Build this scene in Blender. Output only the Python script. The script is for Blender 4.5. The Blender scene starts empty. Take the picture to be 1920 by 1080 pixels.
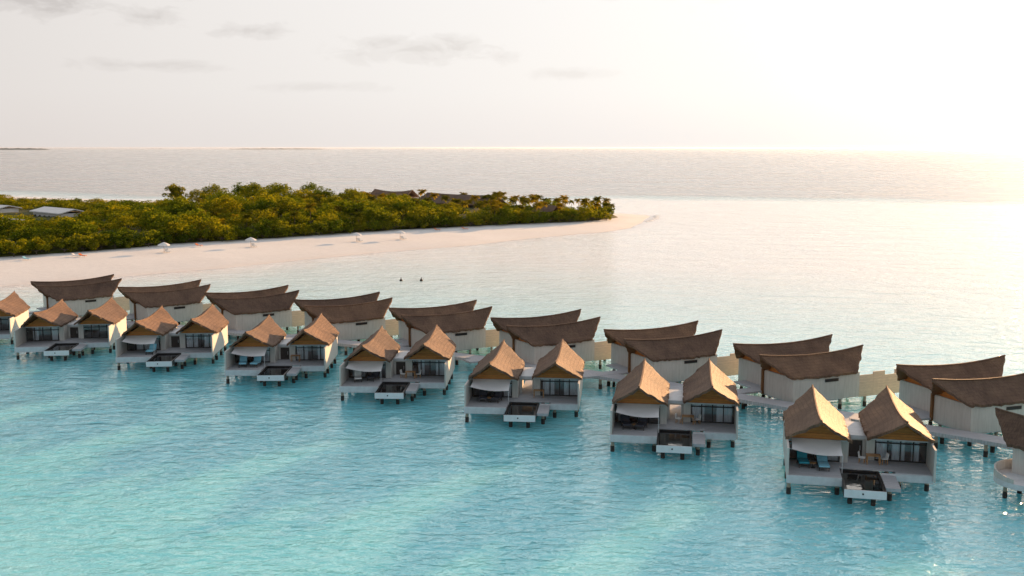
import bpy, bmesh, math, random
import numpy as np
from mathutils import Vector, Matrix

random.seed(7)
rng = np.random.default_rng(7)
sc = bpy.context.scene
C = sc.collection
R = math.radians

# ------------------------------------------------------------------ camera
cam_d = bpy.data.cameras.new('camera')
cam = bpy.data.objects.new('camera', cam_d)
C.objects.link(cam)
cam_d.sensor_width = 36.0
cam_d.lens = 36.0 * 1976.0 / 1920.0
cam_d.clip_start = 0.5
cam_d.clip_end = 150000.0
cam.location = (0, 0, 27.0)
cam.rotation_euler = (R(90 - 7.58), 0, 0)
sc.camera = cam

# ------------------------------------------------------------------ light
SUN_AZ, SUN_EL = R(33), R(8.8)
SUN = Vector((math.sin(SUN_AZ) * math.cos(SUN_EL), math.cos(SUN_AZ) * math.cos(SUN_EL), math.sin(SUN_EL)))
sun_d = bpy.data.lights.new('sun', 'SUN')
sun_d.energy = 5.0
sun_d.angle = R(0.6)
sun_d.color = (1.0, 0.57, 0.27)
sun = bpy.data.objects.new('sun', sun_d)
C.objects.link(sun)
sun.rotation_euler = (-SUN).to_track_quat('-Z', 'Y').to_euler()

world = bpy.data.worlds.new('World')
sc.world = world
world.use_nodes = True


class NT:
    """small helper round a node tree"""
    def __init__(s, tree):
        s.t = tree
        tree.nodes.clear()

    def n(s, typ, **kw):
        nd = s.t.nodes.new(typ)
        for k, v in kw.items():
            if k in nd.inputs.keys() if isinstance(k, str) else False:
                nd.inputs[k].default_value = v
            else:
                setattr(nd, k, v)
        return nd

    def l(s, a, b):
        s.t.links.new(a, b)

    def math(s, op, a, b=None, clamp=False):
        nd = s.t.nodes.new('ShaderNodeMath')
        nd.operation = op
        nd.use_clamp = clamp
        for i, v in enumerate((a, b)):
            if v is None:
                continue
            if isinstance(v, (int, float)):
                nd.inputs[i].default_value = v
            else:
                s.l(v, nd.inputs[i])
        return nd.outputs[0]

    def ramp(s, fac, stops, interp='LINEAR'):
        nd = s.t.nodes.new('ShaderNodeValToRGB')
        cr = nd.color_ramp
        cr.interpolation = interp
        while len(cr.elements) > 1:
            cr.elements.remove(cr.elements[-1])
        for i, (p, c) in enumerate(stops):
            e = cr.elements[0] if i == 0 else cr.elements.new(p)
            e.position = p
            e.color = (*c, 1) if len(c) == 3 else c
        s.l(fac, nd.inputs[0])
        return nd.outputs[0]

    def mix(s, fac, a, b, blend='MIX'):
        nd = s.t.nodes.new('ShaderNodeMixRGB')
        nd.blend_type = blend
        for i, v in enumerate((fac, a, b)):
            if isinstance(v, (int, float)):
                nd.inputs[i].default_value = v
            elif isinstance(v, tuple):
                nd.inputs[i].default_value = (*v, 1)
            else:
                s.l(v, nd.inputs[i])
        return nd.outputs[0]

    def noise(s, vec, scale, detail=3, rough=.5, dist=0.0):
        nd = s.t.nodes.new('ShaderNodeTexNoise')
        nd.inputs['Scale'].default_value = scale
        nd.inputs['Detail'].default_value = detail
        nd.inputs['Roughness'].default_value = rough
        nd.inputs['Distortion'].default_value = dist
        if vec is not None:
            s.l(vec, nd.inputs['Vector'])
        return nd.outputs['Fac']

    def mapping(s, vec, scale=(1, 1, 1), rot=(0, 0, 0), loc=(0, 0, 0)):
        nd = s.t.nodes.new('ShaderNodeMapping')
        nd.inputs['Scale'].default_value = scale
        nd.inputs['Rotation'].default_value = rot
        nd.inputs['Location'].default_value = loc
        s.l(vec, nd.inputs['Vector'])
        return nd.outputs[0]


# hazy evening sky: the Nishita sky under a bright veil of thin cloud
w = NT(world.node_tree)
out = w.n('ShaderNodeOutputWorld')
tc = w.n('ShaderNodeTexCoord')
sky = w.n('ShaderNodeTexSky')
sky.sky_type = 'NISHITA'
sky.sun_disc = False
sky.sun_elevation = SUN_EL
sky.sun_rotation = SUN_AZ
sky.dust_density = 3.0
bg_sky = w.n('ShaderNodeBackground')
bg_sky.inputs['Strength'].default_value = 0.08
w.l(sky.outputs[0], bg_sky.inputs[0])
dirv = tc.outputs['Generated']
dot = w.n('ShaderNodeVectorMath', operation='DOT_PRODUCT')
w.l(dirv, dot.inputs[0])
dot.inputs[1].default_value = SUN
d01 = w.math('MULTIPLY_ADD', dot.outputs['Value'], .5)
d01.node.inputs[2].default_value = .5
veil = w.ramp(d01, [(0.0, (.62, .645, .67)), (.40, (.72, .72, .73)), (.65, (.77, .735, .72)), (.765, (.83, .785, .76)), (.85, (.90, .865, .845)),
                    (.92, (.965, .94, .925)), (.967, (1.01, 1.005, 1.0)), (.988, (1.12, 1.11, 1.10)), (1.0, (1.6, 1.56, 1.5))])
sep = w.n('ShaderNodeSeparateXYZ')
w.l(dirv, sep.inputs[0])
el = sep.outputs['Z']
# away from the sun the veil thins upwards to a duller blue grey
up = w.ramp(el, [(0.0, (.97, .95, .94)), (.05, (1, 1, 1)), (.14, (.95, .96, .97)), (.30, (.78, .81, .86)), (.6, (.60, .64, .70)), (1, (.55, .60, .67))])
upf = w.ramp(el, [(0.0, (.97, .95, .94)), (.05, (1, 1, 1)), (.14, (1.02, 1.02, 1.02)), (.22, (2.1, 2.05, 1.95)), (.45, (1.9, 1.88, 1.82)), (.65, (.68, .72, .78)), (1, (.55, .60, .67))])  # sunward, a bright band added above the frame to whiten water reflections
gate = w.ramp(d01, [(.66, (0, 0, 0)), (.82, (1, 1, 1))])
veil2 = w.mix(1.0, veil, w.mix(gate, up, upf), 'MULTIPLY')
# grey streaks of low cloud
asin = w.math('ARCTAN2', sep.outputs['X'], sep.outputs['Y'])
cmb = w.n('ShaderNodeCombineXYZ')
w.l(asin, cmb.inputs[0])
w.l(el, cmb.inputs[1])
cl = w.noise(w.mapping(cmb.outputs[0], (26.0, 70.0, 1)), 1.0, 6, .6, .5)
cmask = None
for (caz, cel, ra, re_, tilt, st) in ((-.425, .124, .085, .017, 13, .85), (-.322, .113, .034, .011, 18, .65), (-.238, .104, .040, .010, 8, .55), (-.085, .090, .095, .015, 13, .50),
                                      (-.325, .072, .085, .007, 9, .40), (-.30, .150, .10, .02, 10, .7), (.06, .068, .06, .007, 9, .28), (-.18, .055, .08, .006, 6, .25), (-.6, .16, .16, .03, 8, .8), (.15, .16, .2, .03, 10, .3)):
    mp_ = w.mapping(w.mapping(cmb.outputs[0], (1, 1, 1), (0, 0, 0), (-caz, -cel, 0)), (1 / ra, 1 / re_, 0), (0, 0, R(tilt) * 1.0))
    ln_ = w.n('ShaderNodeVectorMath', operation='LENGTH')
    w.l(mp_, ln_.inputs[0])
    dd = w.math('ADD', ln_.outputs['Value'], w.math('MULTIPLY', w.math('SUBTRACT', cl, .5), 2.4))
    mk = w.math('MULTIPLY', w.ramp(dd, [(.15, (1, 1, 1)), (.55, (.45, .45, .45)), (1.0, (0, 0, 0))], 'EASE'), st)
    cmask = mk if cmask is None else w.math('MAXIMUM', cmask, mk)
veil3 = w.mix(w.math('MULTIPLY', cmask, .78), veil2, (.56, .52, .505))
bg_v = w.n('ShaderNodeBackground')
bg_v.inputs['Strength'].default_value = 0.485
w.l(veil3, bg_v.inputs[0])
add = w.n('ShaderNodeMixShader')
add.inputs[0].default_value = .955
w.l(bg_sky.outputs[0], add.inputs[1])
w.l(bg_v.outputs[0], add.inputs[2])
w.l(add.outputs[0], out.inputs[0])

sc.view_settings.view_transform = 'Standard'
sc.view_settings.look = 'None'
sc.view_settings.exposure = 1.0
sc.view_settings.gamma = 1.0
sc.cycles.max_bounces = 8
sc.cycles.transparent_max_bounces = 12
sc.cycles.sample_clamp_indirect = 6.0
sc.cycles.caustics_reflective = False
sc.cycles.caustics_refractive = False

# ------------------------------------------------------------------ helpers
def tag(o, label=None, cat=None, group=None, kind=None):
    if label: o['label'] = label
    if cat: o['category'] = cat
    if group: o['group'] = group
    if kind: o['kind'] = kind
    return o


def empty(name, loc, rz=0.0, scale=None):
    o = bpy.data.objects.new(name, None)
    o.empty_display_size = .5
    C.objects.link(o)
    o.location = loc
    o.rotation_euler = (0, 0, rz)
    if scale: o.scale = scale
    return o


FLIP = [1.0]      # -1 mirrors the local v axis


class MB:
    """collects shapes and links them as one mesh object"""
    def __init__(s):
        s.v, s.f, s.m = [], [], []

    def poly(s, pts, mi=0):
        b = len(s.v)
        s.v += [(p[0], p[1] * FLIP[0], p[2]) for p in pts]
        s.f.append(tuple(range(b, b + len(pts))))
        s.m.append(mi)

    def hexa(s, p, mi=0):
        b = len(s.v)
        s.v += [(q[0], q[1] * FLIP[0], q[2]) for q in p]
        for f in ((0, 3, 2, 1), (4, 5, 6, 7), (0, 1, 5, 4), (1, 2, 6, 5), (2, 3, 7, 6), (3, 0, 4, 7)):
            s.f.append(tuple(b + i for i in f))
            s.m.append(mi)

    def box(s, x0, x1, y0, y1, z0, z1, mi=0):
        s.hexa([(x0, y0, z0), (x1, y0, z0), (x1, y1, z0), (x0, y1, z0),
                (x0, y0, z1), (x1, y0, z1), (x1, y1, z1), (x0, y1, z1)], mi)

    def bar(s, a, b, r, mi=0, n=6, r2=None):
        a, b = Vector(a), Vector(b)
        r2 = r if r2 is None else r2
        d = (b - a).normalized()
        ux = d.orthogonal().normalized()
        uy = d.cross(ux)
        base = len(s.v)
        for p, rr in ((a, r), (b, r2)):
            for k in range(n):
                t = 2 * math.pi * k / n
                q = p + ux * math.cos(t) * rr + uy * math.sin(t) * rr
                s.v.append((q.x, q.y * FLIP[0], q.z))
        for k in range(n):
            j = (k + 1) % n
            s.f.append((base + k, base + j, base + n + j, base + n + k))
            s.m.append(mi)
        s.f.append(tuple(base + k for k in reversed(range(n))))
        s.f.append(tuple(base + n + k for k in range(n)))
        s.m += [mi, mi]

    def tube(s, pts, rads, mi=0, n=6):
        for i in range(len(pts) - 1):
            s.bar(pts[i], pts[i + 1], rads[i], mi, n, rads[i + 1])

    def prism(s, pts, z0, z1, mi=0):
        n = len(pts)
        b = len(s.v)
        for z in (z0, z1):
            s.v += [(p[0], p[1] * FLIP[0], z) for p in pts]
        s.f.append(tuple(b + i for i in reversed(range(n))))
        s.f.append(tuple(b + n + i for i in range(n)))
        s.m += [mi, mi]
        for i in range(n):
            j = (i + 1) % n
            s.f.append((b + i, b + j, b + n + j, b + n + i))
            s.m.append(mi)

    def mesh(s, name, mats, smooth=False, fix=True):
        me = bpy.data.meshes.new(name)
        me.from_pydata(s.v, [], s.f)
        for m in (mats if isinstance(mats, (list, tuple)) else [mats]):
            me.materials.append(m)
        me.polygons.foreach_set('material_index', s.m)
        if fix:
            bm = bmesh.new()
            bm.from_mesh(me)
            bmesh.ops.recalc_face_normals(bm, faces=bm.faces)
            bm.to_mesh(me)
            bm.free()
        if smooth:
            me.polygons.foreach_set('use_smooth', [True] * len(me.polygons))
        me.update()
        return me

    def build(s, name, mats, parent=None, loc=None, smooth=False, fix=True):
        o = bpy.data.objects.new(name, s.mesh(name, mats, smooth, fix))
        C.objects.link(o)
        if parent is not None: o.parent = parent
        if loc: o.location = loc
        return o


def copy_tree(o, parent=None):
    c = o.copy()
    C.objects.link(c)
    if parent is not None: c.parent = parent
    for ch in list(o.children):
        copy_tree(ch, c)
    return c


# ------------------------------------------------------------------ materials
def newmat(name):
    m = bpy.data.materials.new(name)
    m.use_nodes = True
    t = NT(m.node_tree)
    o = t.n('ShaderNodeOutputMaterial')
    b = t.n('ShaderNodeBsdfPrincipled')
    t.l(b.outputs[0], o.inputs[0])
    return m, t, b, o


def setbump(t, b, h, strength, dist):
    bp = t.n('ShaderNodeBump')
    bp.inputs['Strength'].default_value = strength
    bp.inputs['Distance'].default_value = dist
    t.l(h, bp.inputs['Height'])
    t.l(bp.outputs[0], b.inputs['Normal'])


def simple(name, col, rough=.7, var=.15, scale=2.0, stretch=(1, 1, 1), bump=0.0, spec=.3, lines=None):
    m, t, b, o = newmat(name)
    co = t.n('ShaderNodeTexCoord').outputs['Object']
    v = t.mapping(co, stretch)
    n1 = t.noise(v, scale, 5, .6)
    lo = tuple(c * (1 - var) for c in col)
    hi = tuple(min(1, c * (1 + var)) for c in col)
    c = t.ramp(n1, [(.3, lo), (.7, hi)])
    if lines:
        axis, pitch, dark = lines
        sp = t.n('ShaderNodeSeparateXYZ')
        t.l(co, sp.inputs[0])
        fr = t.math('FRACT', t.math('DIVIDE', sp.outputs[axis], pitch))
        ln = t.math('LESS_THAN', fr, .10)
        c = t.mix(t.math('MULTIPLY', ln, dark), c, tuple(q * .35 for q in col))
        # board to board variation
        fl = t.math('FLOOR', t.math('DIVIDE', sp.outputs[axis], pitch))
        wn = t.n('ShaderNodeTexWhiteNoise', noise_dimensions='1D')
        t.l(fl, wn.inputs['W'])
        c = t.mix(t.math('MULTIPLY', wn.outputs['Value'], .22), c, tuple(q * .55 for q in col))
    t.l(c, b.inputs['Base Color'])
    b.inputs['Roughness'].default_value = rough
    b.inputs['Specular IOR Level'].default_value = spec
    if bump: setbump(t, b, n1, .6, bump)
    return m


def thatch_mat():
    m, t, b, o = newmat('weathered_thatch')
    co = t.n('ShaderNodeTexCoord').outputs['Object']
    oi = t.n('ShaderNodeObjectInfo')
    off = t.n('ShaderNodeVectorMath', operation='ADD')
    t.l(co, off.inputs[0])
    cx = t.n('ShaderNodeCombineXYZ')
    t.l(t.math('MULTIPLY', oi.outputs['Random'], 40.0), cx.inputs[0])
    t.l(cx.outputs[0], off.inputs[1])
    v = off.outputs[0]
    big = t.noise(v, .45, 4, .6)
    fine = t.noise(t.mapping(v, (1.2, 9.0, 1.2)), 1.6, 5, .65)
    c1 = t.ramp(big, [(.28, (.112, .076, .060)), (.5, (.170, .113, .083)), (.74, (.235, .153, .105))])
    c = t.mix(.75, c1, t.ramp(fine, [(.25, (.35, .33, .32)), (.5, (.88, .87, .86)), (.75, (1.40, 1.34, 1.25))]), 'MULTIPLY')
    c = t.mix(1.0, c, t.ramp(oi.outputs['Random'], [(0, (.84, .86, .90)), (.5, (1, 1, 1)), (1, (1.16, 1.10, 1.02))]), 'MULTIPLY')
    # courses of thatch down the slope
    sp = t.n('ShaderNodeSeparateXYZ')
    t.l(co, sp.inputs[0])
    wob = t.math('ADD', sp.outputs['Z'], t.math('MULTIPLY', big, .25))
    fr = t.math('FRACT', t.math('DIVIDE', wob, .22))
    c = t.mix(t.math('MULTIPLY', t.math('LESS_THAN', fr, .16), .42), c, (.08, .055, .042))
    t.l(c, b.inputs['Base Color'])
    b.inputs['Roughness'].default_value = .66
    b.inputs['Specular IOR Level'].default_value = .075
    b.inputs['Specular Tint'].default_value = (1.0, .52, .24, 1)
    hh = t.math('ADD', fine, t.math('MULTIPLY', fr, .5))
    setbump(t, b, hh, .8, .06)
    return m


def plaster_mat():
    m, t, b, o = newmat('pale_wall_boards')
    co = t.n('ShaderNodeTexCoord').outputs['Object']
    n1 = t.noise(co, .7, 4, .6)
    n2 = t.noise(t.mapping(co, (3, 3, .35)), 1.5, 4, .6)
    c = t.ramp(n1, [(.3, (.50, .485, .45)), (.7, (.58, .56, .52))])
    c = t.mix(.5, c, t.ramp(n2, [(.3, (.42, .40, .36)), (.6, (.60, .58, .54))]))
    sp = t.n('ShaderNodeSeparateXYZ')
    t.l(co, sp.inputs[0])
    fr = t.math('FRACT', t.math('DIVIDE', t.math('ADD', sp.outputs['X'], sp.outputs['Y']), .42))
    c = t.mix(t.math('MULTIPLY', t.math('LESS_THAN', fr, .07), .12), c, (.30, .28, .25))
    t.l(c, b.inputs['Base Color'])
    b.inputs['Roughness'].default_value = .75
    return m


def glass_mat():
    m = bpy.data.materials.new('window_glass')
    m.use_nodes = True
    t = NT(m.node_tree)
    o = t.n('ShaderNodeOutputMaterial')
    tr = t.n('ShaderNodeBsdfTransparent')
    tr.inputs[0].default_value = (.95, .96, .97, 1)
    gl = t.n('ShaderNodeBsdfGlossy')
    gl.inputs['Roughness'].default_value = .02
    gl.inputs[0].default_value = (.9, .93, .95, 1)
    fr = t.n('ShaderNodeFresnel')
    fr.inputs[0].default_value = 1.5
    mx = t.n('ShaderNodeMixShader')
    t.l(t.math('MULTIPLY_ADD', fr.outputs[0], 1.0), mx.inputs[0])
    mx.inputs[0].links[0].from_node.inputs[2].default_value = .02
    t.l(tr.outputs[0], mx.inputs[1])
    t.l(gl.outputs[0], mx.inputs[2])
    t.l(mx.outputs[0], o.inputs[0])
    return m


def leaf_mat(name, dark, light, yellow, tl=.35):
    m = bpy.data.materials.new(name)
    m.use_nodes = True
    t = NT(m.node_tree)
    o = t.n('ShaderNodeOutputMaterial')
    oi = t.n('ShaderNodeObjectInfo')
    co = t.n('ShaderNodeTexCoord').outputs['Object']
    n1 = t.noise(co, .9, 3, .6)
    c = t.ramp(n1, [(.3, dark), (.6, light), (.75, yellow)])
    hue = t.ramp(oi.outputs['Random'], [(0, (.42, .58, .55)), (.35, (.8, .95, .75)), (.7, (1.15, 1.08, .8)), (1, (1.6, 1.4, .7))])
    c = t.mix(1.0, c, hue, 'MULTIPLY')
    df = t.n('ShaderNodeBsdfDiffuse')
    tl_ = t.n('ShaderNodeBsdfTranslucent')
    t.l(c, df.inputs[0])
    c2 = t.mix(1.0, c, (1.35, 1.3, .5), 'MULTIPLY')
    t.l(c2, tl_.inputs[0])
    mx = t.n('ShaderNodeMixShader')
    mx.inputs[0].default_value = tl
    t.l(df.outputs[0], mx.inputs[1])
    t.l(tl_.outputs[0], mx.inputs[2])
    t.l(mx.outputs[0], o.inputs[0])
    return m


def water_mat():
    m, t, b, o = newmat('sea_water')
    co = t.n('ShaderNodeTexCoord').outputs['Object']
    at = t.n('ShaderNodeAttribute', attribute_name='zones')     # r shallow (with painted far sky reflection), g open sea, b distance
    sp = t.n('ShaderNodeSeparateColor')
    t.l(at.outputs['Color'], sp.inputs[0])
    shallow_glare, openv = sp.outputs[0], sp.outputs[1]
    nb = t.noise(t.mapping(co, (1, 1.0, 1)), .018, 4, .55)
    nm = t.noise(t.mapping(co, (1, 1.5, 1), (0, 0, R(-20))), .09, 4, .6)
    nf = t.noise(t.mapping(co, (1, 1.8, 1), (0, 0, R(-15))), .5, 3, .6)
    mixn = t.math('ADD', t.math('MULTIPLY', nb, .5), t.math('ADD', t.math('MULTIPLY', nm, .32), t.math('MULTIPLY', nf, .18)))
    lag = t.ramp(mixn, [(.30, (.085, .53, .645)), (.5, (.19, .655, .745)), (.68, (.31, .74, .805))])
    c = t.mix(shallow_glare, lag, (.76, .745, .72))  # sand shallows and painted far sky reflection share this pale tint
    gust = t.noise(t.mapping(co, (.45, 1.0, 1), (0, 0, R(6))), .022, 6, .65, .5)
    c = t.mix(openv, c, t.ramp(gust, [(.35, (.17, .175, .175)), (.65, (.37, .365, .355))]))  # uneven sky reflection of gusts put into the colour as bands
    t.l(c, b.inputs['Base Color'])
    b.subsurface_method = 'BURLEY'
    b.inputs['Subsurface Weight'].default_value = 1.0
    b.inputs['Subsurface Radius'].default_value = (.7, 1.0, 1.0)
    b.inputs['Subsurface Scale'].default_value = 10.0
    b.inputs['IOR'].default_value = 1.5
    b.inputs['Specular IOR Level'].default_value = .5
    rr = t.math('MULTIPLY_ADD', openv, .10)
    rr.node.inputs[2].default_value = .07
    rr = t.math('ADD', rr, t.math('MULTIPLY', t.math('SUBTRACT', sp.outputs[2], openv, True), .20))
    t.l(rr, b.inputs['Roughness'])
    # wavelets of three sizes, crests lying roughly across the wind
    w1 = t.noise(t.mapping(co, (.55, 1.0, 1), (0, 0, R(-18))), .30, 3, .55, .3)
    w2 = t.noise(t.mapping(co, (.6, 1.0, 1), (0, 0, R(12))), 1.1, 3, .6, .4)
    w3 = t.noise(t.mapping(co, (.8, 1.0, 1), (0, 0, R(-35))), 3.6, 2, .6)
    w0 = t.noise(t.mapping(co, (.45, 1.0, 1), (0, 0, R(8))), .05, 3, .55, .2)
    hsum = t.math('ADD', t.math('MULTIPLY', w1, 1.0), t.math('ADD', t.math('MULTIPLY', w2, .50), t.math('MULTIPLY', w3, .09)))
    hsum = t.math('ADD', hsum, t.math('MULTIPLY', t.math('MULTIPLY', w0, 4.5), openv))
    w4 = t.noise(t.mapping(co, (.40, 1.0, 1), (0, 0, R(-10))), .14, 5, .62, .6)
    hsum = t.math('ADD', hsum, t.math('MULTIPLY', w4, t.math('MULTIPLY_ADD', sp.outputs[2], 2.2)))
    rr2 = t.math('ADD', rr, t.math('MULTIPLY', t.math('MULTIPLY', t.math('SUBTRACT', gust, .35, True), openv), .55))
    t.l(rr2, b.inputs['Roughness'])
    setbump(t, b, hsum, 1.0, .55)
    return m


def sand_mat():
    m, t, b, o = newmat('coral_sand')
    co = t.n('ShaderNodeTexCoord').outputs['Object']
    n1 = t.noise(co, .05, 5, .6)
    n2 = t.noise(co, .8, 4, .6)
    c = t.ramp(n1, [(.3, (.66, .65, .64)), (.7, (.75, .74, .725))])
    c = t.mix(.25, c, t.ramp(n2, [(.3, (.55, .54, .52)), (.7, (.78, .765, .745))]))
    sp = t.n('ShaderNodeSeparateXYZ')
    t.l(co, sp.inputs[0])
    wet = t.ramp(t.math('ADD', sp.outputs['Z'], t.math('MULTIPLY', n1, .3)), [(.10, (1, 1, 1)), (.45, (0, 0, 0))])
    c = t.mix(t.math('MULTIPLY', wet, .5), c, (.68, .61, .55))
    t.l(c, b.inputs['Base Color'])
    b.inputs['Roughness'].default_value = .85
    setbump(t, b, n2, .5, .1)
    return m


M = dict(
    thatch=thatch_mat(),
    wall=plaster_mat(),
    wood=simple('golden_timber', (.56, .20, .045), .6, .25, 2, (1, 1, 8), lines=('Z', .22, .6)),
    soffit=simple('dark_timber_soffit', (.17, .08, .03), .7, .2, 2),
    deck=simple('grey_deck_boards', (.47, .48, .50), .65, .18, 1.5, (1, 8, 1), lines=('Y', .18, .6)),
    fascia=simple('pale_fascia', (.58, .59, .60), .6, .12, 1.5),
    pale=simple('pale_pool_wall', (.72, .73, .74), .5, .08, 1.2),
    tile=simple('dark_pool_tile', (.022, .02, .02), .4, .2, 4),
    frame=simple('dark_window_frame', (.045, .042, .04), .5, .15, 3),
    dark=simple('dark_interior', (.06, .05, .045), .8, .2, 2),
    curtain=simple('pale_curtain', (.74, .75, .77), .9, .2, 1.0, (14, 14, .3)),
    canvas=simple('white_canvas', (.90, .90, .90), .85, .04, .8),
    post=simple('weathered_post', (.40, .33, .25), .85, .3, 1.5, bump=.02),
    postwet=simple('wet_post_foot', (.045, .035, .03), .5, .3, 2),
    screen=simple('golden_slat_screen', (.68, .56, .42), .7, .15, 2, (1, 1, 6), lines=('Z', .15, .4)),
    teal=simple('teal_fabric', (.04, .30, .38), .9, .1, 4),
    blue=simple('sky_blue_fabric', (.25, .55, .68), .9, .1, 4),
    char=simple('charcoal_fabric', (.055, .055, .07), .9, .2, 4),
    white=simple('white_fabric', (.75, .74, .72), .9, .05, 4),
    teak=simple('teak', (.40, .22, .10), .6, .2, 3, (1, 6, 1)),
    orange=simple('orange_fabric', (.65, .17, .05), .9, .1, 4),
    roofwhite=simple('white_flat_roof', (.72, .70, .68), .6, .08, .3),
    bark=simple('bark', (.11, .085, .06), .9, .25, 3, (1, 1, .4), bump=.03),
    under=simple('undergrowth_green', (.050, .056, .008), .95, .6, .5, bump=.4),
    buoy=simple('dark_buoy', (.03, .03, .03), .6, .2, 4),
    far=simple('far_island_green', (.10, .13, .12), .95, .2, .01),
    foam=simple('white_foam', (.85, .84, .82), .8, .08, .5),
    glass=glass_mat(),
    water=water_mat(),
    sand=sand_mat(),
    leaf=leaf_mat('broad_leaf', (.052, .074, .011), (.19, .195, .020), (.46, .36, .028), .5),
    palm=leaf_mat('palm_leaf', (.10, .095, .014), (.24, .19, .022), (.40, .27, .025), .5),
)
pw, t_, b_, o_ = newmat('pool_water')
b_.inputs['Base Color'].default_value = (.012, .012, .012, 1)
b_.inputs['Roughness'].default_value = .03
b_.inputs['IOR'].default_value = 1.333
co_ = t_.n('ShaderNodeTexCoord').outputs['Object']
setbump(t_, b_, t_.noise(co_, 2.2, 2, .5), .25, .03)
M['poolw'] = pw

# ------------------------------------------------------------------ setting: sea, island
WL = [(-185, 150), (-140, 176), (-101, 205), (-89, 216), (-76, 227), (-65, 236), (-52, 253), (-36, 271), (-16, 289), (-1, 308), (15, 325),
      (29, 339), (40, 357), (48, 388), (54, 421), (46, 436), (20, 445), (-20, 462), (-70, 486), (-120, 500), (-190, 540), (-290, 590), (-420, 640),
      (-560, 560), (-600, 400), (-430, 190), (-280, 140)]
WOOD = [(-190, 182), (-150, 217), (-120, 246), (-111, 254), (-102, 263), (-96, 270), (-90, 281), (-72, 295), (-62, 304), (-51, 315), (-34, 331), (-11, 347), (7, 359),
        (22, 368), (37, 387), (43, 403), (36, 418), (18, 420), (-15, 437), (-60, 462), (-110, 455), (-160, 448), (-220, 480), (-300, 530), (-420, 560), (-500, 420), (-330, 200)]


def sdist(P, poly):
    """signed distance of points to a polygon, positive inside"""
    P = np.asarray(P, float)
    q = np.asarray(poly, float)
    inside = np.zeros(len(P), bool)
    dmin = np.full(len(P), 1e9)
    for i in range(len(q)):
        a, b = q[i], q[(i + 1) % len(q)]
        ab = b - a
        tt = np.clip(((P - a) @ ab) / (ab @ ab), 0, 1)
        dmin = np.minimum(dmin, np.hypot(*(P - (a + tt[:, None] * ab)).T))
        cond = (a[1] > P[:, 1]) != (b[1] > P[:, 1])
        xs = (b[0] - a[0]) * (P[:, 1] - a[1]) / (b[1] - a[1] + 1e-12) + a[0]
        inside ^= cond & (P[:, 0] < xs)
    return np.where(inside, dmin, -dmin)


def grid_mesh(name, xs, ys, zf, mat, smooth=True, keep=None):
    X, Y = np.meshgrid(xs, ys)
    P = np.stack([X.ravel(), Y.ravel()], 1)
    z = zf(P)
    nx, ny = len(xs), len(ys)
    idx = np.arange(nx * ny).reshape(ny, nx)
    F = np.stack([idx[:-1, :-1], idx[:-1, 1:], idx[1:, 1:], idx[1:, :-1]], -1).reshape(-1, 4)
    if keep is not None:
        k = keep(P)
        F = F[k[F].any(1)]
        used = np.unique(F)
        mp = -np.ones(nx * ny, int)
        mp[used] = np.arange(len(used))
        F = mp[F]
        P = P[used]
        z = z[used]
    me = bpy.data.meshes.new(name)
    me.from_pydata(np.column_stack([P, z]).tolist(), [], F.tolist())
    me.materials.append(mat)
    me.polygons.foreach_set('use_smooth', [smooth] * len(me.polygons))
    me.update()
    o = bpy.data.objects.new(name, me)
    C.objects.link(o)
    return o, P


def vnoise(P, s, seed=0):
    r = np.random.default_rng(seed)
    acc = np.zeros(len(P))
    for k in range(6):
        a = r.uniform(0, 2 * np.pi)
        f = s * r.uniform(.6, 1.8)
        acc += np.sin(P[:, 0] * f * np.cos(a) + P[:, 1] * f * np.sin(a) + r.uniform(0, 6.3))
    return acc / 6


def spread(lo, a, b, hi, step, grow=1.35):
    mid = list(np.arange(a, b + .1, step))
    L, s, x = [], step, a
    while x > lo:
        s *= grow
        x -= s
        L.append(x)
    Rr, s, x = [], step, mid[-1]
    while x < hi:
        s *= grow
        x += s
        Rr.append(x)
    return np.array(L[::-1] + mid + Rr)


sea, P = grid_mesh('sea', spread(-60000, -420, 420, 60000, 7), spread(-20000, 0, 760, 90000, 7), lambda P: np.zeros(len(P)), M['water'])
tag(sea, 'pale turquoise lagoon running out to the grey open sea', kind='structure')
dsh = -sdist(P, WL)
REEF = [(-2000, 640), (-330, 610), (-200, 550), (-100, 512), (-10, 512), (60, 560), (130, 525), (200, 500), (270, 478), (400, 450), (2000, 300), (2000, -3000), (-2000, -3000)]
dreef = -sdist(P, REEF)
shal_glare = np.clip(1 - dsh / (75 + 18 * vnoise(P, .03, 3)), 0, 1) ** 1.4
shal_glare = np.maximum(shal_glare, .93 * np.clip((P[:, 1] - 122 + np.clip(P[:, 0], -60, 60) * .35 + 14 * vnoise(P, .04, 9)) / 130, 0, 1) ** .8)  # whitens with distance, putting far sky reflection into the colour
opn = np.clip((dreef + 10 * vnoise(P, .06, 5) + 26 * vnoise(P, .015, 6)) / 62, 0, 1)
shal_glare *= 1 - opn
at = sea.data.color_attributes.new('zones', 'FLOAT_COLOR', 'POINT')
at.data.foreach_set('color', np.column_stack([shal_glare, opn, np.clip((P[:, 1] - 110) / 280, 0, 1), np.ones(len(P))]).ravel())


def ground_z(P):
    d = sdist(P, WL) + 1.5 * vnoise(P, .12, 8)
    return np.where(d > 0, 1.5 * (1 - np.exp(-d / 16)), np.maximum(d * .09, -1.2)) + .05 * vnoise(P, .4, 2) * (d > 8)


isl, P = grid_mesh('beach', np.arange(-640, 80, 3.5), np.arange(130, 660, 3.5), ground_z, M['sand'], keep=lambda P: sdist(P, WL) > -9)
tag(isl, 'pale coral sand beach curving to a point round the wooded island', kind='structure')


def gz(x, y):
    return float(ground_z(np.array([[x, y]]))[0])


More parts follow.
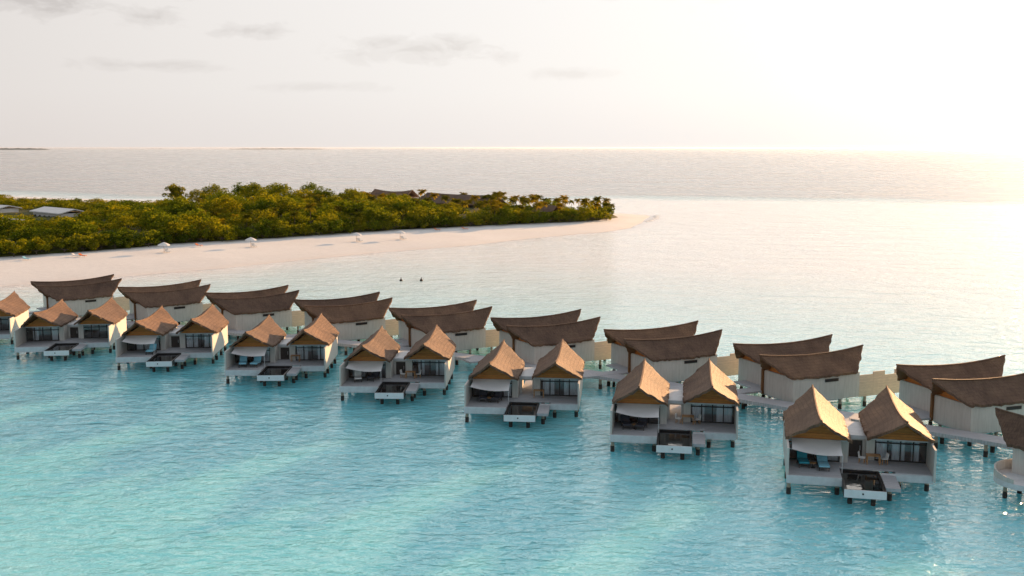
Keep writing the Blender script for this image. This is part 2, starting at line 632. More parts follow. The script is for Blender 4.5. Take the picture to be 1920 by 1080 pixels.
ug, P = grid_mesh('undergrowth', np.arange(-520, 60, 2.2), np.arange(175, 575, 2.2),
                  lambda P: ground_z(P) + np.clip(sdist(P, WOOD) * .5 - 1.0, -1.5, 2.0) + .9 * vnoise(P, .9, 4) * (sdist(P, WOOD) > 3), M['under'],
                  keep=lambda P: sdist(P, WOOD) > 1.0)
tag(ug, 'dark green low undergrowth between the island trees', 'undergrowth', kind='stuff')

# a low line of surf off the point
fm = MB()
for (x, y, a, ln) in ((55, 405, 75, 16), (57, 418, 80, 12), (51, 392, 70, 14)):
    prev = None
    ca, sa = math.cos(R(a)), math.sin(R(a))
    for k in range(9):
        s_ = (k / 8 - .5) * ln
        wv = .9 * math.sin(math.pi * k / 8) + .05
        ox = .8 * math.sin(k * 1.7)
        cx, cy = x + ca * s_ + ox, y + sa * s_
        cur = [(cx - sa * wv, cy + ca * wv, .03), (cx, cy, .16 * wv + .04), (cx + sa * wv, cy - ca * wv, .03)]
        if prev:
            fm.poly([prev[0], prev[1], cur[1], cur[0]])
            fm.poly([prev[1], prev[2], cur[2], cur[1]])
        prev = cur
foam = fm.build('foam', M['foam'], smooth=True)
tag(foam, 'thin white foam where ripples break off the sandy point', 'foam', kind='stuff')

# two faint islands on the horizon
for (az, dist, wd, hh) in ((-25.0, 16000, 480, 26), (-12.4, 19000, 900, 17)):
    mb = MB()
    cx, cy = math.sin(R(az)) * dist, math.cos(R(az)) * dist
    n = 30
    prof = [(-1 + 2 * k / n) for k in range(n + 1)]
    rows = []
    for k, p_ in enumerate(prof):
        hgt = hh * (1 - p_ ** 4) * (.75 + .25 * math.sin(k * 1.9) * math.sin(k * .7)) + .5
        rows.append((p_ * wd, hgt))
    for (x0, h0), (x1, h1) in zip(rows, rows[1:]):
        mb.poly([(cx + x0, cy - 120, -1), (cx + x1, cy - 120, -1), (cx + x1, cy, h1), (cx + x0, cy, h0)])
        mb.poly([(cx + x0, cy + 120, -1), (cx + x0, cy, h0), (cx + x1, cy, h1), (cx + x1, cy + 120, -1)])
    tag(mb.build('hills', M['far'], smooth=True), 'faint low island far off on the horizon', kind='structure')

# ------------------------------------------------------------------ villas
ZE, ZD = 3.88, 1.64


def roof_mesh(uc, va, w_=2.53):
    """saddle roof: long sagging ridge that overhangs both gables, eaves shorter than the ridge"""
    v0a, v1p, v0e, v1e = va, va + 13.2, va + 2.7, va + 11.0
    nt, ns = 26, 9
    mb = MB()

    def surf(t, s, side, dz=0.0, ins=0.0):
        zr = 6.05 - .10 * t - .48 * 4 * t * (1 - t) * (1 - .12 * (t - .5)) + .0
        ze = ZE + .10 * (2 * t - 1) ** 2
        vr = v0a + (v1p - v0a) * t
        ve = v0e + (v1e - v0e) * t
        z = zr + (ze - zr) * s - .05 * 4 * s * (1 - s)
        return (uc + side * (w_ - ins) * s, vr + (ve - vr) * s, z + dz)
    th = .24
    rg = {}
    smooth_surf = surf
    def surf(t, s, side, dz=0.0, ins=0.0):
        p = smooth_surf(t, s, side, dz, ins)
        if s > .99 or (t in (0, 1) and s > .01):
            k = (round(t, 3), round(s, 3), side)
            if k not in rg: rg[k] = (rng.uniform(-.07, .07), rng.uniform(-.08, .08), rng.uniform(-.09, .04))
            e = rg[k]
            p = (p[0] + e[0], p[1] + e[1], p[2] + e[2])
        return p
    for side in (-1, 1):
        for i in range(nt):
            for j in range(ns):
                a, b_ = i / nt, (i + 1) / nt
                c, d = j / ns, (j + 1) / ns
                mb.poly([surf(a, c, side), surf(b_, c, side), surf(b_, d, side), surf(a, d, side)], 0)
                mb.poly([surf(a, c, side, -th), surf(a, d, side, -th), surf(b_, d, side, -th), surf(b_, c, side, -th)], 1)
        for i in range(nt):
            a, b_ = i / nt, (i + 1) / nt
            mb.poly([surf(a, 1, side), surf(b_, 1, side), surf(b_, 1, side, -th), surf(a, 1, side, -th)], 0)
        for j in range(ns):
            c, d = j / ns, (j + 1) / ns
            for tt in (0, 1):
                mb.poly([surf(tt, c, side), surf(tt, d, side), surf(tt, d, side, -th), surf(tt, c, side, -th)], 0)
    # ridge cap
    pts = [surf(i / nt, 0, 1) for i in range(nt + 1)]
    for p, q in zip(pts, pts[1:]):
        mb.bar((p[0], p[1], p[2] + .02), (q[0], q[1], q[2] + .02), .10, 0, 5)
    return mb


def roof(name, uc, va, root):
    mb = roof_mesh(uc, va)
    me = mb.mesh(name, [M['thatch'], M['soffit']], fix=False)
    bm = bmesh.new()
    bm.from_mesh(me)
    bmesh.ops.remove_doubles(bm, verts=bm.verts, dist=.0005)
    bmesh.ops.recalc_face_normals(bm, faces=bm.faces)
    bm.to_mesh(me)
    bm.free()
    o = bpy.data.objects.new(name, me)
    C.objects.link(o)
    o.parent = root
    return o


def gable(uc, v, root, w_=2.22, top=5.15):
    mb = MB()
    z0 = 3.72
    t = .08
    a = [(uc - w_, v, z0), (uc + w_, v, z0), (uc + w_ * .55, v, z0 + .62), (uc, v, top), (uc - w_ * .55, v, z0 + .62)]
    b = [(p[0], v + t, p[2]) for p in a]
    mb.poly(a)
    mb.poly(b[::-1])
    for i in range(5):
        j = (i + 1) % 5
        mb.poly([a[i], a[j], b[j], b[i]])
    mb.box(uc - w_ * .86, uc + w_ * .86, v - .06, v - .002, z0 + .42, z0 + .50)
    return mb.build('gable_panel', M['wood'], root)


STILT = {}


def stilt(root, u, v, z1, r=.15):
    key = (round(z1, 2), r)
    if key not in STILT:
        mb = MB()
        mb.bar((0, 0, .55), (0, 0, z1), r, 0, 8)
        mb.bar((0, 0, -.8), (0, 0, .55), r * 1.25, 1, 8)
        STILT[key] = mb.mesh('stilt', [M['post'], M['postwet']])
    o = bpy.data.objects.new('stilt', STILT[key])
    C.objects.link(o)
    o.parent = root
    o.location = (u, v * FLIP[0], 0)
    return o


def glass_wall(root, u0, u1, v, z0, z1, n):
    f = MB()
    e = .05
    f.box(u0, u1, v - e, v + e, z0, z0 + .10)
    f.box(u0, u1, v - e, v + e, z1 - .14, z1)
    zt = z1 - .62
    for k in range(n + 1):
        x = u0 + (u1 - u0) * k / n
        f.box(max(u0, x - .05), min(u1, x + .05), v - e + .002, v + e - .002, z0 + .10, z1 - .14)
    f.box(u0 + .05, u1 - .05, v - e + .004, v + e - .004, zt - .05, zt + .05)
    fr = f.build('glass_door', M['frame'], root)
    p = MB()
    p.box(u0 + .05, u1 - .05, v - .012, v + .012, z0 + .10, z1 - .14)
    p.build('pane', M['glass'], fr)
    return fr


def curtain(root, u0, u1, v, z0, z1):
    mb = MB()
    n = max(6, int((u1 - u0) / .14))
    for k in range(n):
        x0 = u0 + (u1 - u0) * k / n
        x1 = u0 + (u1 - u0) * (k + 1) / n
        y0 = v + .06 * (k % 2)
        y1 = v + .06 * ((k + 1) % 2)
        mb.hexa([(x0, y0, z0), (x1, y1, z0), (x1, y1 + .015, z0), (x0, y0 + .015, z0),
                 (x0, y0, z1), (x1, y1, z1), (x1, y1 + .015, z1), (x0, y0 + .015, z1)])
    return mb.build('curtain', M['curtain'], root)


def villa_core(root, seen_front=True, door=True, window=False):
    L, Rr = 2.33, 8.75
    roof('roof', L, 0.0, root)
    roof('roof', Rr, 1.15, root)
    for uc, vv in ((L, 3.45), (Rr, 4.6), (L, 10.45), (Rr, 11.6)):
        gable(uc, vv, root)
    zb, zt = 1.2, 3.80

    def wall(u0, u1, v0, v1, z0=zb, z1=zt, mat='wall'):
        mb = MB()
        mb.box(u0, u1, v0, v1, z0, z1)
        return mb.build('wall', M[mat], root)
    wall(-.16, 0, 0 if seen_front else .6, 10.72)
    wall(10.94, 11.10, 1.8 if seen_front else 3.45, 11.87)
    wall(4.60, 4.76, 4.3, 10.72)
    wall(6.30, 6.46, 5.45, 11.87)
    wall(.004, 4.596, 10.56, 10.72)
    wall(6.464, 10.936, 11.71, 11.87)
    # floors
    mb = MB()
    mb.box(-.10, 4.70, 4.35, 10.70, 1.10, 1.60)
    mb.box(4.703, 6.397, 4.35, 10.9, 1.10, 1.60)
    mb.box(6.40, 11.04, 5.5, 11.85, 1.10, 1.60)
    mb.build('floor', M['deck'], root)
    # flat roof over the passage between the two houses
    mb = MB()
    mb.box(4.765, 6.295, 6.2, 10.9, 3.28, 3.44)
    mb.box(4.765, 6.295, 6.12, 6.195, 3.20, 3.50)
    mb.build('connecting_roof', M['fascia'], root)
    if window:
        mb = MB()
        mb.box(11.103, 11.17, 6.2, 7.9, 3.10, 3.42)
        wn = mb.build('slot_window', M['frame'], root)
        mb = MB()
        mb.box(11.172, 11.18, 6.28, 7.82, 3.15, 3.37)
        mb.build('pane', M['tile'], wn)


def front_villa(name, loc, yaw, opts):
    root = empty(name, (loc[0], loc[1], 0), -R(yaw))
    villa_core(root, True, opts.get('door', True))
    # terraces
    mb = MB()
    mb.box(.004, 4.0, .003, 4.347, 1.50, ZD)
    mb.box(4.003, 4.70, 3.05, 4.347, 1.50, ZD)
    mb.box(4.703, 8.2, 3.05, 6.1 - .4, 1.50, ZD - .004)
    mb.box(8.203, 10.937, 2.3, 5.497, 1.50, ZD)
    mb.build('deck', M['deck'], root)
    for bx in ((-.16, 4.0, -.12, -.002, 1.0, ZD + .02), (7.15, 11.0, 2.18, 2.297, 1.0, ZD - .05), (8.25, 10.9, 2.31, 5.4, 1.05, 1.495), (.01, 3.95, .01, 4.3, 1.05, 1.495)):
        mb = MB()
        mb.box(*bx)
        mb.build('fascia', M['fascia'], root)
    # step platform beside the pool
    mb = MB()
    mb.box(7.10, 8.2, -1.15, 2.17, 1.18, 1.45)
    mb.build('step_platform', M['deck'], root)
    # plunge pool
    mb = MB()
    mb.box(4.0, 7.05, -2.3, -2.24, .88, 1.50)
    mb.box(4.0, 7.05, -2.238, -2.12, .88, 1.495, 1)
    mb.box(4.0, 4.16, -2.118, 3.0, .88, 1.495, 1)
    mb.box(6.89, 7.05, -2.118, 3.0, .88, 1.495, 1)
    mb.box(4.162, 6.888, 2.86, 3.0, .88, 1.495, 1)
    mb.box(4.162, 6.888, -2.118, 2.858, .88, 1.0, 1)
    mb.box(4.162, 6.888, -2.117, -2.09, 1.0, 1.46, 1)
    mb.box(4.163, 4.19, -2.08, 2.85, 1.0, 1.46, 1)
    mb.box(6.86, 6.887, -2.08, 2.85, 1.0, 1.46, 1)
    mb.box(5.30, 5.42, -2.34, -2.302, 1.16, 1.28, 1)
    pool = mb.build('pool', [M['pale'], M['tile']], root)
    mb = MB()
    mb.box(4.195, 6.855, -2.085, 2.855, 1.002, 1.36)
    mb.build('pool_water', M['poolw'], pool)
    # glazing and doors
    glass_wall(root, .01, 4.15, 4.38, ZD + .002, 3.72, 4)
    glass_wall(root, 6.95, 10.93, 5.55, ZD + .002, 3.78, 4)
    for nm, mt, bx in (('pillar', 'wall', (4.153, 4.595, 4.30, 4.46, ZD + .003, 3.80)), ('pillar', 'wall', (6.463, 6.947, 5.47, 5.63, ZD + .003, 3.80)),
                       ('lintel', 'fascia', (.004, 4.6, 3.40, 3.6, 3.62, 3.715)), ('lintel', 'fascia', (6.463, 10.93, 4.55, 4.75, 3.62, 3.715))):
        mb = MB()
        mb.box(*bx)
        mb.build(nm, M[mt], root)
    for (a, b, v) in opts.get('curtains', ((.3, 1.3, 4.50), (7.1, 8.3, 5.68), (9.2, 10.8, 5.68))):
        curtain(root, a, b, v, ZD + .02, 3.55)
    mb = MB()
    mb.box(4.764, 5.0, 6.3, 6.42, 1.61, 3.27)
    mb.box(6.06, 6.296, 6.3, 6.42, 1.61, 3.27)
    mb.box(5.002, 6.058, 6.3, 6.42, 3.05, 3.27)
    mb.build('door_frame', M['wall'], root)
    if opts.get('door', True):
        mb = MB()
        mb.box(5.003, 6.057, 6.34, 6.40, 1.61, 3.047)
        d = mb.build('entrance_door', M['dark'], root)
        mb = MB()
        mb.bar((5.88, 6.30, 2.2), (5.88, 6.30, 2.6), .025)
        mb.build('handle', M['fascia'], d)
    # awning
    if opts.get('awning', True):
        mb = MB()
        n = 8
        def aw(i, j, dz):
            s, t_ = i / n, j / n
            u = .25 + (4.12 - .25) * s
            lowz = 3.36 + (3.05 - 3.36) * s
            v = 3.36 + (1.35 - 3.36) * t_
            z = 3.70 + (lowz - 3.70) * t_ - .22 * math.sin(math.pi * s) * t_ ** 1.5 - .05 * math.sin(math.pi * t_)
            return (u + .04 * math.sin(math.pi * t_) * (1 - 2 * s), v + .10 * math.sin(math.pi * s) * t_, z + dz)
        for i in range(n):
            for j in range(n):
                mb.poly([aw(i, j, 0), aw(i + 1, j, 0), aw(i + 1, j + 1, 0), aw(i, j + 1, 0)])
                mb.poly([aw(i, j, -.02), aw(i, j + 1, -.02), aw(i + 1, j + 1, -.02), aw(i + 1, j, -.02)])
        an = mb.build('awning', M['canvas'], root, smooth=True, fix=False)
        mb = MB()
        mb.bar((.27, 1.35, 3.34), (.0, .9, 3.5), .02)
        mb.bar((4.1, 1.35, 3.03), (4.1, 1.30, ZD + .0), .03)
        mb.build('awning_pole', M['fascia'], an)
    # link to the boardwalk
    if opts.get('link', True):
        mb = MB()
        mb.box(4.85, 6.2, 10.905, 20.4, 1.36, 1.55)
        mb.box(4.80, 4.848, 10.91, 20.4, 1.25, 1.58)
        mb.box(6.202, 6.25, 10.91, 20.4, 1.25, 1.58)
        mb.build('footbridge', M['deck'], root)
        for v in (13.5, 17.5):
            stilt(root, 5.0, v, 1.25, .12)
            stilt(root, 6.05, v, 1.25, .12)
    for (u, v, z1) in ((.05, .35, 1.0), (3.75, 1.0, 1.05), (.05, 4.3, 1.1), (3.75, 4.5, 1.1), (.05, 8.0, 1.1), (4.4, 8.0, 1.1), (.2, 10.4, 1.1), (4.4, 10.4, 1.1),
                       (4.55, -1.0, .88), (6.25, -1.1, .88), (4.55, 2.2, .88), (6.4, 2.3, .88), (7.6, .4, 1.18), (7.6, 2.0, 1.18),
                       (10.75, 3.45, 1.05), (8.6, 3.0, 1.05), (10.75, 5.7, 1.1), (8.0, 6.0, 1.1), (10.75, 8.8, 1.1), (7.0, 8.8, 1.1), (10.75, 11.5, 1.1), (7.0, 11.5, 1.1)):
        stilt(root, u, v, z1)
    return root


def back_villa(name, mid, az, opts):
    """mirror twin of the front villa, turned away towards the open lagoon"""
    a = R(az)
    A = Vector((math.sin(a), math.cos(a)))
    U = Vector((math.cos(a), -math.sin(a)))
    o = Vector(mid) + A * 6.6 - U * 2.33
    root = empty(name, (o.x, o.y, 0), -a)
    FLIP[0] = -1.0
    villa_core(root, False, True, True)
    mb = MB()
    mb.box(.004, 10.93, -1.2, 4.345, 1.2, ZD)
    mb.build('deck', M['deck'], root)
    # golden slatted screen along the terrace
    mb = MB()
    mb.box(10.96, 11.08, 1.6, 3.445, 1.15, 3.45)
    mb.box(10.95, 11.09, .1, 1.597, 1.15, 3.70)
    mb.box(10.96, 11.08, -2.9, .097, 1.15, 3.25)
    mb.box(9.3, 10.957, -2.9, -2.78, 1.15, 3.30)
    mb.build('privacy_screen', M['screen'], root)
    mb = MB()
    mb.box(9.3, 11.0, -2.775, -1.203, 1.2, 1.6)
    mb.build('side_terrace', M['deck'], root)
    # rear recess: post, door and bridge to the boardwalk
    mb = MB()
    mb.box(4.765, 6.295, 9.6, 9.72, 1.61, 3.27)
    mb.build('entrance_door', M['dark'], root)
    mb = MB()
    mb.box(6.05, 6.29, 11.9, 12.14, 1.2, 3.9)
    mb.build('corner_post', M['soffit'], root)
    mb = MB()
    mb.box(4.6, 6.25, 10.905, 18.0, 1.34, 1.53)
    mb.box(1.2, 4.597, 10.75, 12.2, 1.34, 1.53)
    mb.build('footbridge', M['deck'], root)
    for (u, v) in ((5.0, 14.0), (6.1, 14.0)):
        stilt(root, u, v, 1.25, .12)
    for u in (.2, 4.3, 6.9, 10.8):
        for v in (-.8, 2.4, 5.6, 8.6, 10.5 if u < 5 else 11.6):
            stilt(root, u, v, 1.1)
    stilt(root, 10.8, -2.6, 1.15)
    stilt(root, 9.5, -2.6, 1.15)
    FLIP[0] = 1.0
    return root


BASE = {0: (-79.2, 138.4, -11.4), 1: (-63.53, 132.81, -7.83), 2: (-48.18, 126.37, -4.56), 3: (-32.86, 118.9, -1.21), 4: (-18.33, 110.64, 2.26),
        5: (-4.55, 101.63, 5.79), 6: (8.9, 91.46, 9.32), 7: (21.64, 79.81, 12.85)}
FL = {
    7: 'largest twin-gabled thatched villa, a teal chair and sky-blue lounger under its awning',
    6: 'twin-gabled thatched villa facing squarely ahead, open lit passage between its gables',
    5: 'middle twin-gabled front villa with an open lit passage and no white pouf',
    4: 'twin-gabled thatched villa with a white pouf under its awning and a dark closed door',
    3: 'twin-gabled thatched villa with two round pale-blue loungers below its white awning',
    2: 'twin-gabled thatched villa with one pale-blue lounger beside its dark pool',
    1: 'twin-gabled thatched villa without any awning, tall glass doors facing its dark pool',
    0: 'thatched villa cut off by the left edge, only its right half showing',
}
CUR = {7: ((2.9, 4.0, 4.50), (7.1, 8.0, 5.68), (8.3, 9.3, 5.68), (9.8, 10.4, 5.68)), 6: ((.3, 1.0, 4.50), (7.1, 8.2, 5.68), (9.3, 10.7, 5.68)),
       5: ((3.3, 4.0, 4.50), (7.2, 8.4, 5.68), (9.4, 10.8, 5.68)), 4: ((.4, 1.8, 4.50), (7.6, 8.3, 5.68), (9.6, 10.8, 5.68)),
       3: ((3.0, 4.0, 4.50), (7.1, 8.4, 5.68), (9.6, 10.6, 5.68)), 2: ((1.2, 3.9, 4.50), (7.1, 8.5, 5.68), (9.3, 10.2, 5.68)),
       1: ((.8, 1.5, 4.50), (3.2, 3.9, 4.50)), 0: ((.8, 1.5, 4.50),)}
FRONT = {}
for i, (x, y, yaw) in BASE.items():
    r_ = front_villa('overwater_villa', (x, y), yaw, dict(door=i not in (5, 6), awning=i not in (0, 1), curtains=CUR[i]))
    tag(r_, FL[i], 'villa', 'front row of overwater villas')
    FRONT[i] = r_

BACK = {8: (43.85, 103.2, 71.5), 7: (30.04, 114.74, 67.7), 6: (16.7, 124.0, 65), 5: (3.17, 132.9, 62), 4: (-10.6, 141.2, 59.5), 3: (-24.9, 149.2, 57),
        2: (-39.7, 156.6, 54), 1: (-54.9, 163.2, 51.5), 0: (-71.3, 170.0, 49)}
BL = {
    8: 'rear row villa at the right edge, its swept double roof cut by the frame',
    7: 'swept double-roofed rear villa directly behind the largest front villa',
    6: 'swept double-roofed rear villa behind the front villa facing squarely ahead',
    5: 'rear row villa with swept double roof behind the middle front villa and its open passage',
    4: 'dark swept double-roofed rear villa behind the front villa with a white pouf',
    3: 'dark swept double-roofed rear villa behind the villa with two pale-blue loungers',
    2: 'dark swept double-roofed rear villa, third from the left in its row',
    1: 'rear row villa with dark swept double roof, second from the left in its row',
    0: 'rear row villa with dark swept double roof, leftmost of its row, before the beach',
}
for i, (x, y, az) in BACK.items():
    tag(back_villa('overwater_villa', (x, y), az, {}), BL[i], 'villa', 'rear row of overwater villas')

# the villa cut off by the right edge: a dark roof tip over a pale wall and a round terrace
def corner_villa():
    az = 138.0
    a = R(az)
    A = Vector((math.sin(a), math.cos(a)))
    U = Vector((math.cos(a), -math.sin(a)))
    tip = Vector((39.35, 83.75))
    # local: rear peak of the recessed gable (8.75, 14.35) sits at the tip, mirrored like the rear row
    o = tip + A * 14.35 - U * 8.75
    root = empty('overwater_villa', (o.x, o.y, 0), -a)
    FLIP[0] = -1.0
    roof('roof', 8.75, 1.15, root)
    roof('roof', 2.33, 0, root)
    for uc, vv in ((8.75, 11.6), (8.75, 4.6), (2.33, 10.45)):
        gable(uc, vv, root)
    mb = MB()
    mb.box(6.4, 11.0, 1.8, 11.85, 1.2, 3.8)
    mb.build('wall', M['wall'], root)
    mb = MB()
    mb.box(0, 4.7, .6, 10.7, 1.2, 3.8)
    mb.build('wall', M['wall'], root)
    # round terrace with its low curved wall
    cu, cv = 11.3, 10.4
    pts = [(cu + 2.5 * math.cos(t), cv + 2.5 * math.sin(t)) for t in [2 * math.pi * k / 40 for k in range(40)]]
    mb = MB()
    mb.prism(pts, 1.2, 1.62)
    mb.build('round_terrace', M['fascia'], root)
    mb = MB()
    for k in range(8, 34):
        t0, t1 = 2 * math.pi * k / 40 - 1.2, 2 * math.pi * (k + 1) / 40 - 1.2
        zt = 1.95 + .45 * math.sin(math.pi * (k - 8) / 26) 
        ring = lambda r, t, z: (cu + r * math.cos(t), cv + r * math.sin(t), z)
        mb.hexa([ring(2.38, t0, 1.63), ring(2.5, t0, 1.63), ring(2.5, t1, 1.63), ring(2.38, t1, 1.63),
                 ring(2.38, t0, zt), ring(2.5, t0, zt), ring(2.5, t1, zt), ring(2.38, t1, zt)])
    mb.build('curved_wall', M['wall'], root)
    for (u, v) in ((12.6, 11.6), (12.9, 9.4), (10.6, 11.3), (10.6, 8), (10.6, 4), (6.8, 11.3), (6.8, 4), (.3, 10.4), (.3, 1), (4.3, 10.4)):
        stilt(root, u, v, 1.2)
    FLIP[0] = 1.0
    tag(root, 'villa cut off by the right edge, dark roof tip above a rounded terrace', 'villa', 'front row of overwater villas')


corner_villa()

# ------------------------------------------------------------------ boardwalk
def catmull(pts, n=8):
    out_ = []
    for i in range(1, len(pts) - 2):
        p0, p1, p2, p3 = (np.array(q, float) for q in pts[i - 1:i + 3])
        for k in range(n):
            t = k / n
            out_.append(.5 * ((2 * p1) + (-p0 + p2) * t + (2 * p0 - 5 * p1 + 4 * p2 - p3) * t * t + (-p0 + 3 * p1 - 3 * p2 + p3) * t ** 3))
    out_.append(np.array(pts[-2], float))
    return out_


walk = []
for i in range(0, 8):
    x, y, yaw = BASE[i]
    a = R(yaw)
    U = np.array([math.cos(a), -math.sin(a)])
    V = np.array([math.sin(a), math.cos(a)])
    walk.append(np.array([x, y]) + U * 5.5 + V * 21.4)
step0 = walk[0] - walk[1]
walk = [walk[0] + step0 * 2, walk[0] + step0] + walk + [np.array([43.4, 89.8]), np.array([53.0, 79.5]), np.array([61, 69])]
path = catmull(walk, 10)
bw = empty('boardwalk', (float(path[20][0]), float(path[20][1]), 0))
ox, oy = bw.location.x, bw.location.y
mb = MB()
side = []
for k, p in enumerate(path):
    q = path[min(k + 1, len(path) - 1)] - path[max(k - 1, 0)]
    nrm = np.array([-q[1], q[0]]) / np.hypot(*q)
    side.append((p + nrm * 1.15 - (ox, oy), p - nrm * 1.15 - (ox, oy)))
for (a, b), (c, d) in zip(side, side[1:]):
    mb.hexa([(*a, 1.15), (*b, 1.15), (*d, 1.15), (*c, 1.15), (*a, 1.50), (*b, 1.50), (*d, 1.50), (*c, 1.50)])
mb.build('deck', M['deck'], bw)
for k in range(2, len(side), 3):
    for s_ in side[k]:
        c_ = (side[k][0] + side[k][1]) / 2
        q = c_ + (s_ - c_) * .8
        stilt(bw, float(q[0]), float(q[1]), 1.15, .16)
tag(bw, 'long grey timber boardwalk on stilts curving between the two rows of villas', 'boardwalk')

# ------------------------------------------------------------------ terrace furniture
def lounge_chair(mat, name='lounge_chair'):
    root = empty(name, (0, 0, 0))
    mb = MB()
    for x in (-.33, .33):
        for y in (-.55, .55):
            mb.box(x - .03, x + .03, y - .03, y + .03, 0, .26)
    mb.box(-.36, .36, -.6, .6, .26, .32)
    mb.hexa([(-.36, .56, .32), (.36, .56, .32), (.36, .62, .30), (-.36, .62, .30), (-.36, .86, .86), (.36, .86, .86), (.36, .92, .84), (-.36, .92, .84)])
    mb.build('frame', M['frame'], root)
    mb = MB()
    mb.box(-.34, .34, -.58, .52, .325, .44)
    mb.build('seat_cushion', M[mat], root)
    mb = MB()
    mb.hexa([(-.34, .44, .445), (.34, .44, .445), (.34, .555, .42), (-.34, .555, .42), (-.34, .72, .92), (.34, .72, .92), (.34, .83, .88), (-.34, .83, .88)])
    mb.build('back_cushion', M[mat], root)
    return root


def sun_lounger(mat, fr='white'):
    root = empty('sun_lounger', (0, 0, 0))
    mb = MB()
    for x in (-.33, .33):
        for y in (-.85, .75):
            mb.box(x - .03, x + .03, y - .03, y + .03, 0, .26)
    mb.box(-.38, .38, -1.0, .9, .26, .32)
    mb.build('frame', M[fr], root)
    mb = MB()
    mb.box(-.36, .36, -.98, .30, .325, .42)
    mb.hexa([(-.36, .302, .325), (.36, .302, .325), (.36, .36, .33), (-.36, .36, .33), (-.36, .98, .70), (.36, .98, .70), (.36, .94, .80), (-.36, .94, .80)])
    mb.hexa([(-.36, .302, .42), (.36, .302, .42), (.36, .36, .331), (-.36, .36, .331), (-.36, .94, .80), (.36, .94, .80), (.36, .982, .702), (-.36, .982, .702)])
    mb.build('mattress', M[mat], root)
    return root


def side_table():
    root = empty('side_table', (0, 0, 0))
    mb = MB()
    mb.prism([(.26 * math.cos(k * math.pi / 6), .26 * math.sin(k * math.pi / 6)) for k in range(12)], .40, .44)
    mb.build('tabletop', M['teak'], root)
    mb = MB()
    mb.bar((0, 0, 0), (0, 0, .40), .05, 0, 8)
    mb.bar((0, 0, 0), (0, 0, .03), .18, 0, 10)
    mb.build('pedestal', M['frame'], root)
    return root


def dining_table():
    root = empty('dining_table', (0, 0, 0))
    mb = MB()
    mb.box(-.55, .55, -.38, .38, .70, .75)
    mb.build('tabletop', M['teak'], root)
    for x in (-.48, .48):
        for y in (-.31, .31):
            mb = MB()
            mb.box(x - .035, x + .035, y - .035, y + .035, 0, .70)
            mb.build('leg', M['teak'], root)
    return root


def dining_chair():
    root = empty('dining_chair', (0, 0, 0))
    mb = MB()
    mb.box(-.24, .24, -.24, .24, .42, .47)
    mb.build('seat', M['white'], root)
    mb = MB()
    mb.hexa([(-.24, .20, .475), (.24, .20, .475), (.24, .24, .475), (-.24, .24, .475), (-.24, .27, .90), (.24, .27, .90), (.24, .31, .90), (-.24, .31, .90)])
    mb.build('backrest', M['white'], root)
    for x in (-.2, .2):
        for y in (-.2, .2):
            mb = MB()
            mb.box(x - .025, x + .025, y - .025, y + .025, 0, .42)
            mb.build('leg', M['teak'], root)
    return root


def put(o, i, u, v, rz=0.0, z=ZD, s=1.0):
    x, y, yaw = BASE[i]
    a = R(yaw)
    o.location = (x + u * math.cos(a) + v * math.sin(a), y - u * math.sin(a) + v * math.cos(a), z)
    o.rotation_euler = (0, 0, -a + rz)
    o.scale = (s, s, s)
    return o


PROTO = {}


def get(kind, *a):
    key = (kind, a)
    if key not in PROTO:
        PROTO[key] = {'lc': lounge_chair, 'sl': sun_lounger, 'st': side_table, 'dt': dining_table, 'dc': dining_chair}[kind](*a)
        return PROTO[key]
    return copy_tree(PROTO[key])


G = 'lounge seats on the villa terraces'
V_ = {7: 'largest front villa', 6: 'villa facing squarely ahead', 5: 'middle front villa', 4: 'villa with the white pouf', 3: 'villa with two blue loungers',
      2: 'villa with one blue lounger'}
tag(put(get('lc', 'teal'), 7, 1.2, 2.7, .1, s=1.15), 'teal-cushioned lounge chair under the awning of the largest front villa', 'chair', G)
tag(put(get('sl', 'blue', 'frame'), 7, 2.72, 2.5, .05, s=1.12), 'flat sky-blue lounger standing beside the teal chair on the same terrace', 'lounger', G)
tag(put(get('lc', 'char'), 6, 1.15, 2.5, .2, s=1.15), 'charcoal lounge chair, left of the pair on the terrace of the villa facing squarely ahead', 'chair', G)
tag(put(get('lc', 'char'), 6, 2.5, 2.4, -.2, s=1.15), 'charcoal lounge chair, right of the pair on the terrace of the villa facing squarely ahead', 'chair', G)
tag(put(get('lc', 'char'), 5, 1.4, 2.5, .1, s=1.1), 'dark lounge chair, left of the pair on the terrace of the middle front villa', 'chair', G)
tag(put(get('lc', 'char'), 5, 2.75, 2.4, -.2, s=1.1), 'dark lounge chair, right of the pair on the terrace of the middle front villa', 'chair', G)
tag(put(get('lc', 'white'), 4, 1.35, 2.6, .2, s=1.1), 'white low pouf chair under the awning of the villa left of the middle one', 'chair', G)
tag(put(get('lc', 'char'), 4, 2.9, 3.1, -.3, s=1.1), 'dark lounge chair beside the white pouf chair', 'chair', G)
tag(put(get('lc', 'blue'), 3, 1.45, 2.1, .15, s=1.2), 'pale-blue lounge seat, left of the blue pair under one awning', 'chair', G)
tag(put(get('lc', 'blue'), 3, 2.9, 2.1, -.15, s=1.2), 'pale-blue lounge seat, right of the blue pair under one awning', 'chair', G)
tag(put(get('lc', 'blue'), 2, 3.55, 2.0, -.1, s=1.2), 'single pale-blue lounge seat close beside the left edge of a dark pool', 'chair', G)
for i in (7, 6, 5):
    tag(put(get('st'), i, 1.95 if i != 5 else 2.08, 2.3), 'small round wooden side table between the lounge seats of the ' + V_[i], 'table', 'side tables on the villa terraces')
